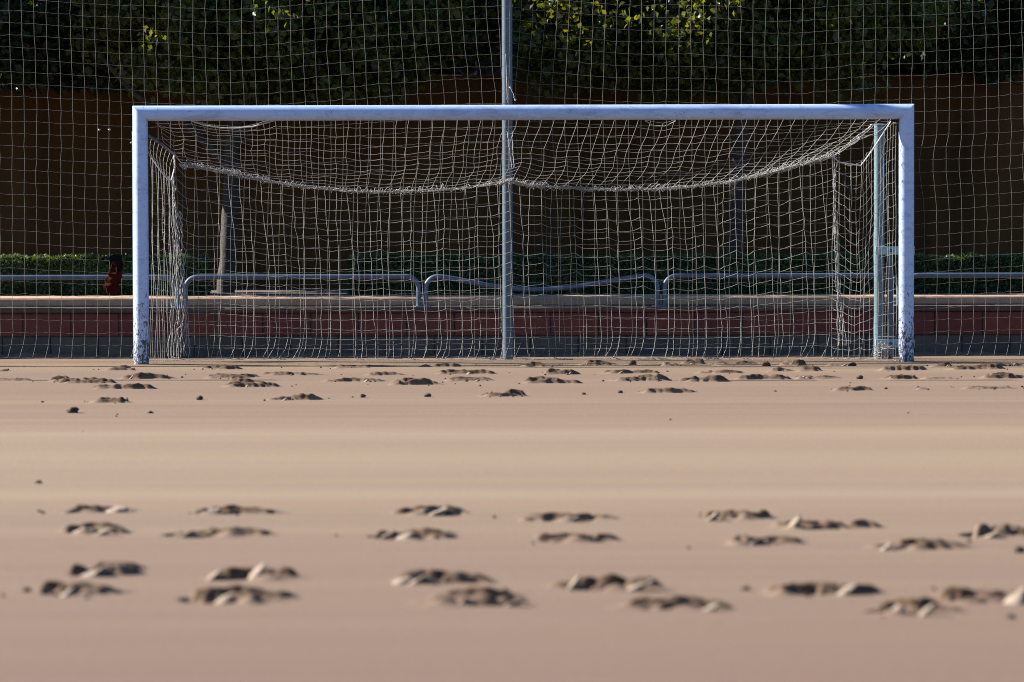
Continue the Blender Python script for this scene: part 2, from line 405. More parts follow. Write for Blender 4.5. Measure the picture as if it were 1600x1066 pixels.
ridge('furrow', -2.95, -5.5, -0.6, 0.007, 0.025, 2.0, 0.45)
ridge('furrow', -3.2, 0.3, 5.0, 0.006, 0.025, 3.0, 0.5)

def drift(y0, x0, x1, hmax, seed):                       # sand blown up against the foot of the wall
    mb = MB(); n = int((x1-x0)/0.03); prof = [(-0.26, -0.012), (-0.17, 0.18), (-0.09, 0.55), (-0.02, 0.95), (0.03, 1.0)]
    for i in range(n+1):
        x = x0+(x1-x0)*i/n
        k = hmax*max(0.04, 0.45+0.9*noise.noise(Vector((x*0.9, seed, 0)))+0.5*noise.noise(Vector((x*4.3, seed, 1)))+0.25*noise.noise(Vector((x*17, seed, 2))))
        for (dy, f) in prof: mb.v.append((x, y0+dy+0.03*noise.noise(Vector((x*3, dy*5, seed))), ground_h(x, y0+dy)+(k*f if f > 0 else f)))
    for i in range(n):
        for j in range(4): a = i*5+j; mb.f.append((a, a+5, a+6, a+1))
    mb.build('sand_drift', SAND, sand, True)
drift(WALLY-0.01, -8, 8, 0.042, 3.0)
# ------------------------------------------------------------------ low block wall, kerb
bw = empty('low_block_wall', (0, WALLY, 0)); tag(bw, 'low wall of red blocks over grey blocks behind the goal', 'wall')
JX = (800+236/3.9475-800)*(34+WALLY)/F                 # a joint of the red course
mb = MB(); mb.box(-9, 9, WALLY+0.012, WALLY+0.20, -0.3, 0.366); mb.build('mortar_core', MORTAR, bw)
rb = random.Random(3)
def block_mesh(z0, z1, mat, s):
    q = MB(); q.box(-0.196, 0.196, 0, 0.10, z0, z1, 0.006)
    me = q.mesh('block'); me.materials.append(mat); return me
redm = [block_mesh(0.174, 0.364, m, 0) for m in REDB]; grym = [block_mesh(-0.10, 0.166, m, 0) for m in GREYB]
for i in range(-14, 15):
    o = link('block', rb.choice(redm), None, bw); o.location = (JX+0.2+0.4*i, WALLY+rb.uniform(-0.004, 0.003), rb.uniform(-.002, .002)); o.matrix_parent_inverse = bw.matrix_basis.inverted()
    o = link('block', rb.choice(grym), None, bw); o.location = (JX+0.03+0.4*i, WALLY+rb.uniform(-0.004, 0.003), rb.uniform(-.002, .002))
def slab_strip(name, y0, y1, z0, z1, parent, seed, mat):
    mb = MB(); n = 260; b = 0.012
    for i in range(n+1):
        x = -9+18*i/n
        e = 0.004*noise.noise(Vector((x*6, seed, 0)))+0.003*noise.noise(Vector((x*23, seed, 2)))
        for (y, z) in ((y0+b, z0), (y0, z0+b), (y0, z1-b), (y0+b, z1), (y1, z1), (y1, z0)):
            mb.v.append((x, y+(e if y < y1 else 0), z+(e*0.7 if z > z0+b else 0)))
    for i in range(n):
        for j in range(6):
            a = i*6+j; b2 = i*6+(j+1) % 6; mb.f.append((a, a+6, b2+6, b2))
    return mb.build(name, mat, parent)
slab_strip('coping', WALLY-0.03, WALLY+0.34, 0.368, 0.413, bw, 1, COPE)
kerb = empty('kerb', (0, WALLY+0.36, 0.4)); tag(kerb, 'pale concrete kerb running along behind the hoop rails', 'kerb')
slab_strip('kerb_stone', WALLY+0.2, WALLY+1.0, 0.415, 0.490, kerb, 5, CONC)

# ------------------------------------------------------------------ hoop rails
RY = WALLY+0.09
def zr(py): return W(800, py, RY).z
def hoop(pxl, pxr, name_label, bend=None):
    xl = (pxl-800)*(34+RY)/F; xr = (pxr-800)*(34+RY)/F
    r = 0.021; R = 0.10; zt = 0.665; path = [(xl, RY, 0.40)]
    path += [(xl, RY, 0.40+0.05*k) for k in (1, 2)]
    for k in range(7):
        a = math.pi/2*k/6; path.append((xl+R-R*math.cos(a), RY, zt-R+R*math.sin(a)))
    n = 26
    for k in range(1, n):
        t = k/n; x = xl+R+(xr-xl-2*R)*t; z = zt; y = RY
        if bend: z = zt-bend(t); y = RY+0.5*bend(t)
        path.append((x, y, z))
    for k in range(7):
        a = math.pi/2*k/6; path.append((xr-R+R*math.sin(a), RY, zt-R+R*math.cos(a)))
    path += [(xr, RY, 0.50), (xr, RY, 0.40)]
    root = empty('hoop_rail', ((xl+xr)/2, RY, 0.413))
    mb = MB(); mb.tube(path, r, 12); mb.build('tube', STEEL, root, True)
    for x in (xl, xr):
        q = MB(); q.tube([(x, RY, 0.411), (x, RY, 0.421)], 0.045, 12); q.build('foot_plate', STEEL, root)
    tag(root, name_label, 'rail', 'steel hoop rails on the low wall'); return root
hoop(-95, 277, 'straight steel hoop rail left of the goal, passing behind the red cloth')
hoop(289, 654, 'straight steel hoop rail in front of the left tree trunk')
hoop(665, 1027, 'bent steel hoop rail with its bar sagging behind the centre pole', lambda t: 0.115*math.sin(math.pi*min(1, max(0, t)))**1.3*(1-0.3*(t-0.4)) if True else 0)
hoop(1038, 1404, 'straight steel hoop rail behind the right half of the goal net')
hoop(1415, 1785, 'straight steel hoop rail right of the goal at the right edge')

# ------------------------------------------------------------------ leaves
def leaf_cloud(name, pts, sizes, mat, parent, elong=1.9, fold=0.25, droop=0.0, dirs=None):
    """every leaf a folded diamond of its own: two triangles"""
    n = len(pts); rng = np.random.default_rng(len(name)*31+n)
    d = rng.normal(size=(n, 3)); d[:, 2] -= droop
    if dirs is not None: d += dirs
    d /= np.linalg.norm(d, axis=1)[:, None]
    u = rng.normal(size=(n, 3)); u -= d*(u*d).sum(1)[:, None]; u /= np.linalg.norm(u, axis=1)[:, None]
    nrm = np.cross(d, u); s = sizes[:, None]
    a = pts; c = pts+d*s; mid = pts+d*s*0.45
    b1 = mid+u*s/elong/1.3+nrm*s*fold*0.4; b2 = mid-u*s/elong/1.3+nrm*s*fold*0.4
    v = np.stack([a, b1, c, b2], 1).reshape(-1, 3)
    me = bpy.data.meshes.new(name); me.vertices.add(4*n); me.vertices.foreach_set('co', v.ravel())
    idx = np.arange(n)*4
    tri = np.stack([idx, idx+1, idx+2, idx, idx+2, idx+3], 1).ravel()
    me.loops.add(6*n); me.loops.foreach_set('vertex_index', tri)
    me.polygons.add(2*n); me.polygons.foreach_set('loop_start', np.arange(2*n)*3); me.polygons.foreach_set('loop_total', np.full(2*n, 3))
    me.update(calc_edges=True); me.validate()
    return link(name, me, mat, parent)

def clumps(rng, n, ctrs, rads, per):
    out = []
    for c, r in zip(ctrs, rads):
        q = rng.normal(size=(per, 3)); q /= np.linalg.norm(q, axis=1)[:, None]
        q *= (rng.random((per, 1))**0.45)*np.asarray(r); out.append(q+c)
    return np.concatenate(out)

def hedge(px0, px1, y0, y1, ztop, label, seed):
    rng = np.random.default_rng(seed)
    x0 = (px0-800)*(34+y0)/F; x1 = (px1-800)*(34+y0)/F; zb = 0.47
    root = empty('hedge', ((x0+x1)/2, (y0+y1)/2, zb)); tag(root, label, 'hedge')
    q = MB(); nseg = int((x1-x0)/0.12)
    for i in range(nseg+1):                                  # woody inner mass with an uneven skin
        x = x0+0.05+(x1-x0-0.1)*i/nseg
        for (y, z) in ((y0+0.05, zb-0.02), (y0+0.05, ztop-0.06), (y1-0.05, ztop-0.06), (y1-0.05, zb-0.02)):
            q.v.append((x, y+0.02*snoise(x*8, z*9, 1), z+0.02*snoise(x*7, y*9, 1, 3)))
    for i in range(nseg):
        for j in range(3):
            a = i*4+j; q.f.append((a, a+1, a+5, a+4))
    q.f.append((0, 1, 2, 3)); e = nseg*4; q.f.append((e+3, e+2, e+1, e))
    q.build('twigs', LEAF_H, root)
    L_ = x1-x0; nf = int(L_*2600); nt_ = int(L_*3600)
    fx = rng.uniform(x0, x1, nf); fz = rng.uniform(zb, ztop-0.01, nf); fy = y0+rng.exponential(0.025, nf)
    tx = rng.uniform(x0, x1, nt_); ty = rng.uniform(y0, y1, nt_)
    wav = np.array([0.03*noise.noise(Vector((x*2.3, seed, 0)))+0.02*noise.noise(Vector((x*9, seed, 3))) for x in tx])
    tz = ztop+wav-rng.exponential(0.02, nt_)+0.02
    ends = []
    for xe, sg in ((x0, 1), (x1, -1)):
        m_ = 900; ends.append(np.stack([xe+sg*rng.exponential(0.025, m_), rng.uniform(y0, y1, m_), rng.uniform(zb, ztop, m_)], 1))
    P = np.concatenate([np.stack([fx, fy, fz], 1), np.stack([tx, ty, tz], 1)]+ends)
    leaf_cloud('foliage', P, rng.uniform(0.018, 0.036, len(P)), LEAF_H, root, 1.6)
hedge(-60, 322, 2.50, 2.95, 0.80, 'clipped low green hedge left of the tree trunk', 11)
hedge(545, 1680, 2.50, 2.95, 0.79, 'long clipped low green hedge behind the right half of the goal', 12)

# ------------------------------------------------------------------ ochre wall, building behind
WY = 6.0
ow = empty('ochre_wall', (0, WY, 0.47)); tag(ow, 'tall ochre orange rendered wall in the shade of the trees', 'wall')
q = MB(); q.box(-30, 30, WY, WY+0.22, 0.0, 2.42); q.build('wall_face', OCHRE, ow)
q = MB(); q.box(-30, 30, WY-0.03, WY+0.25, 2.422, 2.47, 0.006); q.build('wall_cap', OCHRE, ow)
bd = empty('building', (0, 12.5, 0)); tag(bd, 'dark blue grey building behind the ochre wall', 'building')
q = MB(); q.box(-34, 34, 12.5, 20, -0.05, 6.4); q.build('facade', NAVY, bd)
GLASS = simple('window_glass', (0.05, 0.09, 0.13), 0.08, 0.1, 3)
FRAME = simple('window_frame', (0.10, 0.11, 0.13), 0.5, 0.1, 6)
pa, pb = W(664, 119, 12.4), W(738, 92, 12.4)
for wx in (pa.x, ):
    x0, x1, z0, z1 = pa.x, pb.x, pa.z, pb.z
    wi = MB(); wi.box(x0, x1, 12.47, 12.52, z0-0.5, z1); wo = wi.build('window', GLASS, bd)
    fr = MB()
    for (a, b, c, d) in ((x0-.05, x1+.05, z1, z1+.06), (x0-.05, x1+.05, z0-.56, z0-.5), (x0-.05, x0, z0-.5, z1), (x1, x1+.05, z0-.5, z1), ((x0+x1)/2-.02, (x0+x1)/2+.02, z0-.5, z1)):
        fr.box(a, b, 12.44, 12.50, c, d)
    fr.build('frame', FRAME, wo)

# ------------------------------------------------------------------ trees
def limb(path, r0, r1, mat, parent, name, seed, n=10):
    pts = []; rs = []
    P = [Vector(p) for p in path]
    segs = 7
    for i in range(len(P)-1):
        a = P[max(i-1, 0)]; b = P[i]; c = P[i+1]; d = P[min(i+2, len(P)-1)]
        for k in range(segs):
            t = k/segs
            p = 0.5*((2*b)+(c-a)*t+(2*a-5*b+4*c-d)*t*t+(3*b-a-3*c+d)*t**3)
            pts.append(p)
    pts.append(P[-1])
    m = len(pts)
    for i, p in enumerate(pts):
        t = i/(m-1); rs.append((r0+(r1-r0)*t)*(1+0.12*noise.noise(Vector((seed, p.z*3, i*0.4)))))
        p += Vector((noise.noise(Vector((p.z*2, seed, 0))), noise.noise(Vector((p.z*2, seed, 5))), 0))*r0*0.35
    q = MB(); q.tube(pts, r0, n, True, rs); return q.build(name, mat, parent, True)

SUNGAP = [W(352, py, 4.15) for py in (350, 375, 400, 425, 450)]+[W(px, py, Y) for px, py, Y in ((245, 55, 2.9), (265, 68, 2.9), (415, 8, 2.8), (440, 8, 2.8), (465, 10, 2.8))]
def keep_gap(P):
    ok = np.ones(len(P), bool); d = np.array(tosun)
    for g in SUNGAP:
        v = P-np.array(g); t = v@d; q = v-t[:, None]*d; ok &= ~((t > 0.3) & (np.linalg.norm(q, axis=1) < 0.16))
    return P[ok]
def tree(label, trunk, limbs, clump_list, per, leaf, mat, seed, r0, sprigs=(), group='trees along the ochre wall'):
    rng = np.random.default_rng(seed)
    root = empty('tree', trunk[0]); tag(root, label, 'tree', group)
    limb(trunk, r0, r0*0.72, BARK, root, 'trunk', seed)
    for i, l in enumerate(limbs): limb(l, r0*0.62, r0*0.22, BARK, root, 'limb', seed+i+1, 8)
    C = []; R_ = []
    for (c, r, k) in clump_list:
        c = np.asarray(c, float); r = np.asarray(r, float)
        for _ in range(k):
            d = rng.normal(size=3); d /= np.linalg.norm(d); C.append(c+d*r*(rng.random()**0.33)); s = rng.uniform(0.22, 0.42); R_.append((s, s, s*0.75))
    P = clumps(rng, 0, C, R_, per)
    P = keep_gap(P[P[:, 2] > (2.02 if mat is LEAF_A else 2.36)])
    S = rng.uniform(leaf*0.65, leaf*1.3, len(P))
    leaf_cloud('crown', P, S, mat, root, 2.1, 0.3, 0.5)['kind'] = 'stuff'
    for (c, r, k) in sprigs:                                     # shoots that stick out into the light
        Q = []
        for _ in range(k):
            b = np.asarray(c)+rng.normal(size=3)*np.asarray(r)
            d = rng.normal(size=3); d[2] -= 0.4; d /= np.linalg.norm(d)
            for t in np.linspace(0, 0.22, 7): Q.append(b+d*t+rng.normal(size=3)*0.012)
        Q = np.array(Q)
        leaf_cloud('sprig', Q, rng.uniform(0.04, 0.07, len(Q)), mat, root, 2.2, 0.3, 0.5)['kind'] = 'stuff'
    return root
def T(px, py, Y): return tuple(W(px, py, Y))
TY = 4.2
tb = W(352, 470, TY); tb.z = 0.44
tree('leaning forked tree with a sunlit strip on its trunk, behind the left of the goal', 
     [tuple(tb), T(356, 400, TY), T(361, 320, TY), T(362, 250, TY), T(366, 205, TY), T(372, 130, TY), T(380, 40, TY+.1)],
     [[T(360, 262, TY), T(325, 225, TY), T(280, 185, TY-.1), T(215, 150, TY-.2), T(160, 90, TY-.2)],
      [T(366, 215, TY), T(420, 160, TY+.2), T(500, 80, TY+.3), T(560, 20, TY+.4)],
      [T(372, 150, TY), T(330, 90, TY-.4), T(290, 30, TY-.6)]],
     [(T(330, 20, 4.2), (1.0, 1.1, 0.75), 60), (T(480, 30, 4.3), (1.0, 1.1, 0.75), 70), (T(600, 20, 4.4), (0.7, 1.0, 0.65), 40),
      (T(440, -120, 4.6), (1.9, 1.3, 0.9), 60), (T(390, 110, 4.0), (0.25, 0.4, 0.35), 8), (T(470, 105, 4.1), (0.5, 0.5, 0.25), 14), (T(590, 95, 4.3), (0.4, 0.5, 0.25), 10)],
     230, 0.075, LEAF_A, 21, 0.085,
     [(T(255, 62, 2.9), (0.10, 0.15, 0.07), 9), (T(430, 8, 2.8), (0.14, 0.15, 0.05), 9)])
TY2 = 4.6
tb = W(1150, 470, TY2); tb.z = 0.44
tree('straight dark tree trunk with leafy crown behind the right of the goal',
     [tuple(tb), T(1149, 380, TY2), T(1153, 280, TY2), T(1160, 190, TY2), T(1168, 110, TY2), T(1170, 20, TY2)],
     [[T(1160, 190, TY2), T(1120, 120, TY2-.2), T(1050, 50, TY2-.5)], [T(1166, 150, TY2), T(1220, 90, TY2), T(1300, 20, TY2)],
      [T(1168, 100, TY2), T(1100, 20, TY2-.6), T(1010, -40, TY2-.9)]],
     [(T(1000, 20, 4.2), (1.0, 1.0, 0.6), 60), (T(1160, 15, 4.4), (1.0, 1.1, 0.65), 70), (T(1310, 25, 4.5), (0.8, 1.0, 0.6), 44),
      (T(880, 20, 4.5), (0.55, 0.8, 0.5), 26), (T(1120, -120, 4.7), (1.8, 1.2, 0.9), 60), (T(1090, 100, 4.2), (0.6, 0.4, 0.2), 12), (T(870, 95, 4.4), (0.3, 0.4, 0.15), 6)],
     230, 0.075, LEAF_A, 22, 0.085,
     [(T(930, 20, 2.9), (0.14, 0.2, 0.08), 10), (T(1060, 15, 2.8), (0.22, 0.25, 0.07), 18), (T(1040, 40, 2.8), (0.12, 0.2, 0.05), 8), (T(830, 60, 3.0), (0.06, 0.1, 0.05), 3)])
tb = W(45, 470, 7.4); tb.z = -0.05
tree('dark glossy-leaved tree overhanging the wall at the top left corner',
     [tuple(tb), T(48, 200, 7.4), T(60, 60, 7.3)], [[T(50, 120, 7.4), T(110, 40, 6.6)], [T(52, 100, 7.4), T(0, 20, 6.8)]],
     [(T(30, 30, 5.7), (1.0, 1.2, 0.75), 70), (T(160, 40, 5.7), (0.8, 1.1, 0.7), 60), (T(80, -130, 6.4), (1.9, 1.4, 0.9), 60), (T(240, 10, 5.9), (.7, .9, .7), 36)],
     220, 0.085, LEAF_B, 23, 0.10)
tb = W(-330, 470, 4.4); tb.z = 0.44  # mostly unseen tree, added to shade the crown of the leaning tree
tree('dark tree added at the left edge to shade the leaning tree',
     [tuple(tb), T(-325, 300, 4.4), T(-320, 150, 4.4), T(-330, 20, 4.4)], [[T(-322, 180, 4.4), T(-220, 60, 4.2)], [T(-322, 150, 4.4), T(-440, 40, 4.4)]],
     [(T(-150, -10, 4.1), (0.9, 1.0, 0.8), 60), (T(-330, -60, 4.3), (1.3, 1.2, 1.2), 90), (T(-200, -230, 4.3), (1.3, 1.1, 0.9), 70)],
     220, 0.085, LEAF_B, 25, 0.09)
tb = W(1490, 470, 7.6); tb.z = -0.05
tree('dark tree overhanging the wall at the top right corner',
     [tuple(tb), T(1490, 200, 7.6), T(1480, 60, 7.5)], [[T(1488, 120, 7.6), T(1420, 40, 6.8)], [T(1488, 100, 7.6), T(1560, 20, 6.8)]],
     [(T(1430, 20, 6.3), (1.0, 1.0, 0.6), 60), (T(1560, 25, 6.3), (0.9, 1.0, 0.65), 60), (T(1500, -130, 6.8), (1.9, 1.3, 0.9), 60)],
     220, 0.085, LEAF_B, 24, 0.10)
for i, (px, lab) in enumerate(((200, 'dark tree crown behind the wall, between the left corner and the leaning tree'),
                    (620, 'dark tree crown behind the wall, left of the centre pole'),
                    (930, 'dark tree crown behind the wall, right of the centre pole'),
                    (1290, 'dark tree crown behind the wall, right of the straight trunk'))):
    tb = W(px, 470, 9.3); tb.z = -0.05
    tree(lab, [tuple(tb), T(px+5, 200, 9.3), T(px-5, 30, 9.3)], [[T(px, 110, 9.3), T(px+80, 20, 9.0)], [T(px, 110, 9.3), T(px-80, 30, 9.0)]],
         [(T(px, 10, 9.0), (1.35, 0.9, 0.75), 70), (T(px, -140, 9.2), (1.6, 1.0, 0.9), 60)],
         200, 0.09, LEAF_B, 30+i, 0.09)

# ------------------------------------------------------------------ nets
def lines_to_tubes(mb, grid, r, n=3, sag=0.0, sub=1, rows=True, cols=True, knots=0.0, rng=None):
    nr, nc = len(grid), len(grid[0])
    def run(pts):
        if sub == 1: mb.tube(pts, r, n, False); return
        out = []
        for a, b in zip(pts[:-1], pts[1:]):
            for k in range(sub):
                t = k/sub; p = a.lerp(b, t); p.z -= sag*4*t*(1-t); out.append(p)
        out.append(pts[-1]); mb.tube(out, r, n, False)
    if cols:
        for c in range(nc): mb.tube([grid[j][c] for j in range(nr)], r, n, False)
    if rows:
        for j in range(nr): run(grid[j])
    if knots:
        for row in grid:
            for p in row: mb.octa(p, knots*(0.8+0.5*random.random()))
def interp(x, xs_, ys_): return float(np.interp(x, xs_, ys_))
def sinterp(x, xs_, ys_):
    i = max(0, min(len(xs_)-2, int(np.searchsorted(xs_, x))-1)); t = (x-xs_[i])/(xs_[i+1]-xs_[i]); t = max(0, min(1, t)); t = t*t*(3-2*t)
    return ys_[i]*(1-t)+ys_[i+1]*t

NY = 0.655
SP = 0.0992
def stop_point(i, j, ncol0):
    x = (i-ncol0)*SP-0.01; z = 0.03+0.0985*j
    up = sinterp(x, [-5.3, -4.1, -3.0, -2.3, -0.06, 0.25, 1.2, 2.2, 3.1, 4.2, 5.3], [.10, .07, .0, -.015, .085, .045, .01, -.03, .015, .08, .1])
    k = min(1, z/0.9)
    dz = up*k*(0.55+0.45*min(1, z/2.2))
    # gathered at the centre pole where it is tied
    dx = -0.085*math.copysign(1, x+0.04)*math.exp(-((z-1.95)/0.55)**2)*math.exp(-abs(x+0.04)/0.9)*min(1, abs(x+0.04)/0.15)
    dz += 0.03*noise.noise(Vector((x*0.9, z*0.6, 2)))*k; dx += 0.03*noise.noise(Vector((x*0.6, z*0.9, 8)))*k
    if x > 2.9 and z < 1.75: dx += -0.05*math.exp(-((z-1.55)/0.22)**2)*math.exp(-(x-3.1)/0.9) ; dz -= 0.05*math.exp(-(x-3.1)/0.7)*math.sin(max(0, min(1, z/1.6))*math.pi)
    if z < 0.25: dx += -0.05*((0.25-z)/0.25)**2*(0.5+1.9*noise.noise(Vector((x*1.9, 0.5, 3))))
    dx += random.gauss(0, 0.0025); dz += random.gauss(0, 0.0025)
    y = NY+0.022*noise.noise(Vector((x*0.8, z*0.8, 5)))-(0.05*((0.25-z)/0.25)**2 if z < 0.25 else 0)
    return Vector((x+dx, y, max(0.012, z+dz)))
ncols, nrows, c0 = 106, 46, 53
grid = [[stop_point(i, j, c0) for i in range(ncols)] for j in range(nrows)]
sn = empty('ball_stop_net', (0, NY, 0)); tag(sn, 'tall square-mesh ball stop net hanging across the whole view behind the goal', 'net')
mb = MB(); lines_to_tubes(mb, grid, 0.0011, 4, 0.004, 2, knots=0.0026); mb.build('mesh', TWINE2, sn)
mb = MB(); mb.tube([p+Vector((0, 0, 0.0)) for p in grid[-1]], 0.006, 6); mb.build('top_rope', ROPE, sn, True)
for (a, b) in (((790, 85), (793, 160)), ((806, 158), (797, 135)), ((792, 205), (800, 262)), ((800, 205), (803, 262))):
    A, B_ = W(*a, NY-0.02), W(*b, NY-0.02); pts = []              # loose repair threads tied round the pole
    for k in range(18):
        t = k/17; p = A.lerp(B_, t); p.x += 0.012*noise.noise(Vector((t*7, a[0], 0))); p.y = NY-0.03; pts.append(p)
    mb = MB(); mb.tube(pts, 0.0026, 4); mb.build('repair_thread', ROPE, sn)
for c in ((805, 156), (797, 137), (155, 203), (171, 203), (205, 223)):
    mb = MB(); mb.blob(W(*c, NY-0.015), 0.011, c[0]); mb.build('repair_knot', ROPE, sn)

# poles
def pole(px, ztop, r, mat, label, cat='pole', cap=True, Y=0.715):
    x = (px-800)*(34+Y)/F; root = empty('net_pole', (x, Y, 0)); tag(root, label, cat)
    mb = MB(); mb.tube([(x, Y, -0.3), (x, Y, ztop)], r, 24, True); mb.build('tube', mat, root, True)
    mb = MB(); mb.tube([(x, Y, ztop), (x, Y, ztop+0.008), (x, Y, ztop+0.014)], r*0.98, 24, True, [r*1.04, r*1.04, r*0.6]); mb.build('cap', mat, root)
    return root
pole(793, 4.75, 0.043, POLE, 'tall grey blue steel pole behind the middle of the goal')
pole(215.5, 1.86, 0.044, TEAL, 'short pale teal pole hidden behind the left goal post')
rp = pole(1373.5, 1.905, 0.043, TEAL, 'short pale teal pole with two brackets beside the right goal post')
# brackets and second upright of the right pole
xa = (1365-800)*34.7/F; xb = (1428-800)*34.7/F
def ydepth(py): return W(1380, py, 0.70).z
for (p0, p1) in ((385, 398), (530, 543)):
    mb = MB(); mb.box(xa+0.012, xb, 0.655, 0.668, ydepth(p1), ydepth(p0), 0.002); b = mb.build('bracket', PLATE, rp)
    bo = MB(); bo.tube([(xa+0.135, 0.645, ydepth((p0+p1)/2)), (xa+0.135, 0.656, ydepth((p0+p1)/2))], 0.014, 6); bo.build('bolt', STEEL, b)
x2 = (1390-800)*34.73/F
mb = MB(); mb.tube([(x2, 0.70, -0.2), (x2, 0.70, ydepth(394))], 0.026, 16); mb.build('short_upright', POLE, rp, True)

# ------------------------------------------------------------------ goal
XL, XR = -2.9085-0.061, 3.093+0.061; ZB = 2.004; PR = 0.0612
goal = empty('football_goal', (0.0925, 0, 0)); tag(goal, 'white football goal with worn paint and a sagging rope net', 'goal')
def profile(k, n=28):
    a = 2*math.pi*k/n; return math.cos(a), math.sin(a)
def post(x, sgn):
    mb = MB(); n = 28
    for lev in range(2):
        for k in range(n):
            c, s = profile(k, n); xx = x+c*PR
            z = -0.35 if lev == 0 else ZB + (-sgn)*(xx-x)*(-1)*(-1)  # 45 degree mitre
            mb.v.append((xx, s*PR, z))
    for k in range(n): mb.f.append((k, (k+1) % n, n+(k+1) % n, n+k))
    mb.f.append(tuple(range(n))[::-1]); mb.f.append(tuple(range(n, 2*n)))
    return mb.build('post', PAINT, goal, True)
def crossbar():
    mb = MB(); n = 28; g = 0.0008
    for side in (0, 1):
        for k in range(n):
            c, s = profile(k, n); z = ZB+s*PR
            x = (XL - s*PR + g) if side == 0 else (XR + s*PR - g)
            mb.v.append((x, c*PR, z))
    for k in range(n): mb.f.append((k, (k+1) % n, n+(k+1) % n, n+k))
    mb.f.append(tuple(range(n))[::-1]); mb.f.append(tuple(range(n, 2*n)))
    return mb.build('crossbar', PAINT, goal, True)
# left post: outer (left) edge reaches highest; right post mirrored
post(XL, 1); post(XR, -1)
crossbar()
# net support rod at the left
ra, rbp = W(231, 211, 0.03), W(272, 241, 0.57)
mb = MB(); mb.tube([ra, ra.lerp(rbp, .5)+Vector((0, 0, .004)), rbp], 0.011, 10); mb.build('net_support', STEEL, goal, True)
rc, rd = W(1362, 197, 0.66), W(1303, 244, 0.60)

# rear top rope
RP = [(272, 242), (283, 261), (300, 260), (350, 270), (450, 289), (560, 300), (650, 299.5), (720, 295), (780, 287), (800, 284), (830, 291), (940, 297), (1050, 295), (1150, 283), (1230, 264), (1300, 245)]
def rope_at(t):
    s = t*(len(RP)-1); 
    px = interp(t, np.linspace(0, 1, len(RP)), [p[0] for p in RP])
    i = min(len(RP)-2, int(s)); f = s-i
    p0 = RP[max(i-1, 0)]; p1 = RP[i]; p2 = RP[i+1]; p3 = RP[min(i+2, len(RP)-1)]
    cr = lambda a, b, c, d: 0.5*((2*b)+(c-a)*f+(2*a-5*b+4*c-d)*f*f+(3*b-a-3*c+d)*f**3)
    return cr(p0[0], p1[0], p2[0], p3[0]), cr(p0[1], p1[1], p2[1], p3[1])
dense = [rope_at(k/400) for k in range(401)]
dpx = np.array([d[0] for d in dense]); dpy = np.array([d[1] for d in dense])
def rope_px(px): return W(px, float(np.interp(px, np.maximum.accumulate(dpx), dpy)), 0.60)
NC = 62
roof = []; back = []
NRF = 13; NBK = 17
zig = [random.uniform(0.35, 1) for _ in range(NC)]
for j in range(NRF+1):
    v = j/NRF; row = []
    for i in range(NC):
        u = i/(NC-1)
        xf = -2.86+(3.05+2.86)*u
        pr = rope_px(272+(1300-272)*u)
        P0 = Vector((xf, 0.045, 1.955)); P2 = pr
        mid = P0.lerp(P2, 0.42)
        P1 = Vector((mid.x, 0.16, P2.z+0.10+0.25*max(0, abs(u-0.5)-0.38)))
        vv = v
        p = P0*(1-vv)**2+P1*2*vv*(1-vv)+P2*vv*vv
        k = math.sin(math.pi*v)
        p.z += k*(0.035*noise.noise(Vector((xf*1.1, v*2, 1)))+0.010*math.sin(i*1.9+j*0.6))
        p.x += k*(0.05*noise.noise(Vector((xf*0.7, v*2.2, 6)))+0.008*math.sin(i*2.3))
        p += Vector((random.gauss(0, .003), 0, random.gauss(0, .0025)))
        # loops where the net has come off the bar and hangs free
        pxx = 800+xf*195
        if v < 0.25:
            if 300 < pxx < 430: p.z -= (1-v/0.25)*0.06*math.sin(math.pi*(pxx-300)/130)
            if 1005 < pxx < 1060: p.z -= (1-v/0.25)*0.035*math.sin(math.pi*(pxx-1005)/55)
        row.append(p)
    roof.append(row)
for j in range(NBK+1):
    v = j/NBK; row = []
    for i in range(NC):
        u = i/(NC-1); pr = rope_px(272+(1300-272)*u)
        xb_ = pr.x*(1-v)+(-2.70+(2.66+2.70)*u)*v
        z = pr.z*(1-v)+0.015*v
        amp = (0.018+0.035*max(0, u-0.45))*math.sin(math.pi*min(1, v*1.15+0.05))
        z += amp*(zig[i] if i % 3 == 1 else (-zig[i]*0.6 if i % 3 == 2 else 0)) + 0.05*math.sin(math.pi*v)*noise.noise(Vector((xb_*0.9, v*1.5, 4)))
        x = xb_+0.05*math.sin(math.pi*v)*noise.noise(Vector((xb_*1.3, v*1.1, 9)))+0.022*math.sin(i*2.4+1)*min(1, 3*v)
        if v > 0.88: x += -0.05*((v-0.88)/0.12)**2*(0.6+1.8*noise.noise(Vector((xb_*2.1, 3.5, 1))))
        y = 0.60+0.02*noise.noise(Vector((xb_*0.9, v*2, 12)))-(0.05*((v-0.88)/0.12)**2 if v > 0.88 else 0)
        row.append(Vector((x+random.gauss(0, .003), y, max(0.01, z+random.gauss(0, .003)))))
    back.append(row)
net = MB()
lines_to_tubes(net, roof, 0.0013, 4, 0.003, 2, knots=0.0026)
lines_to_tubes(net, back, 0.0013, 4, 0.003, 2, knots=0.0026)
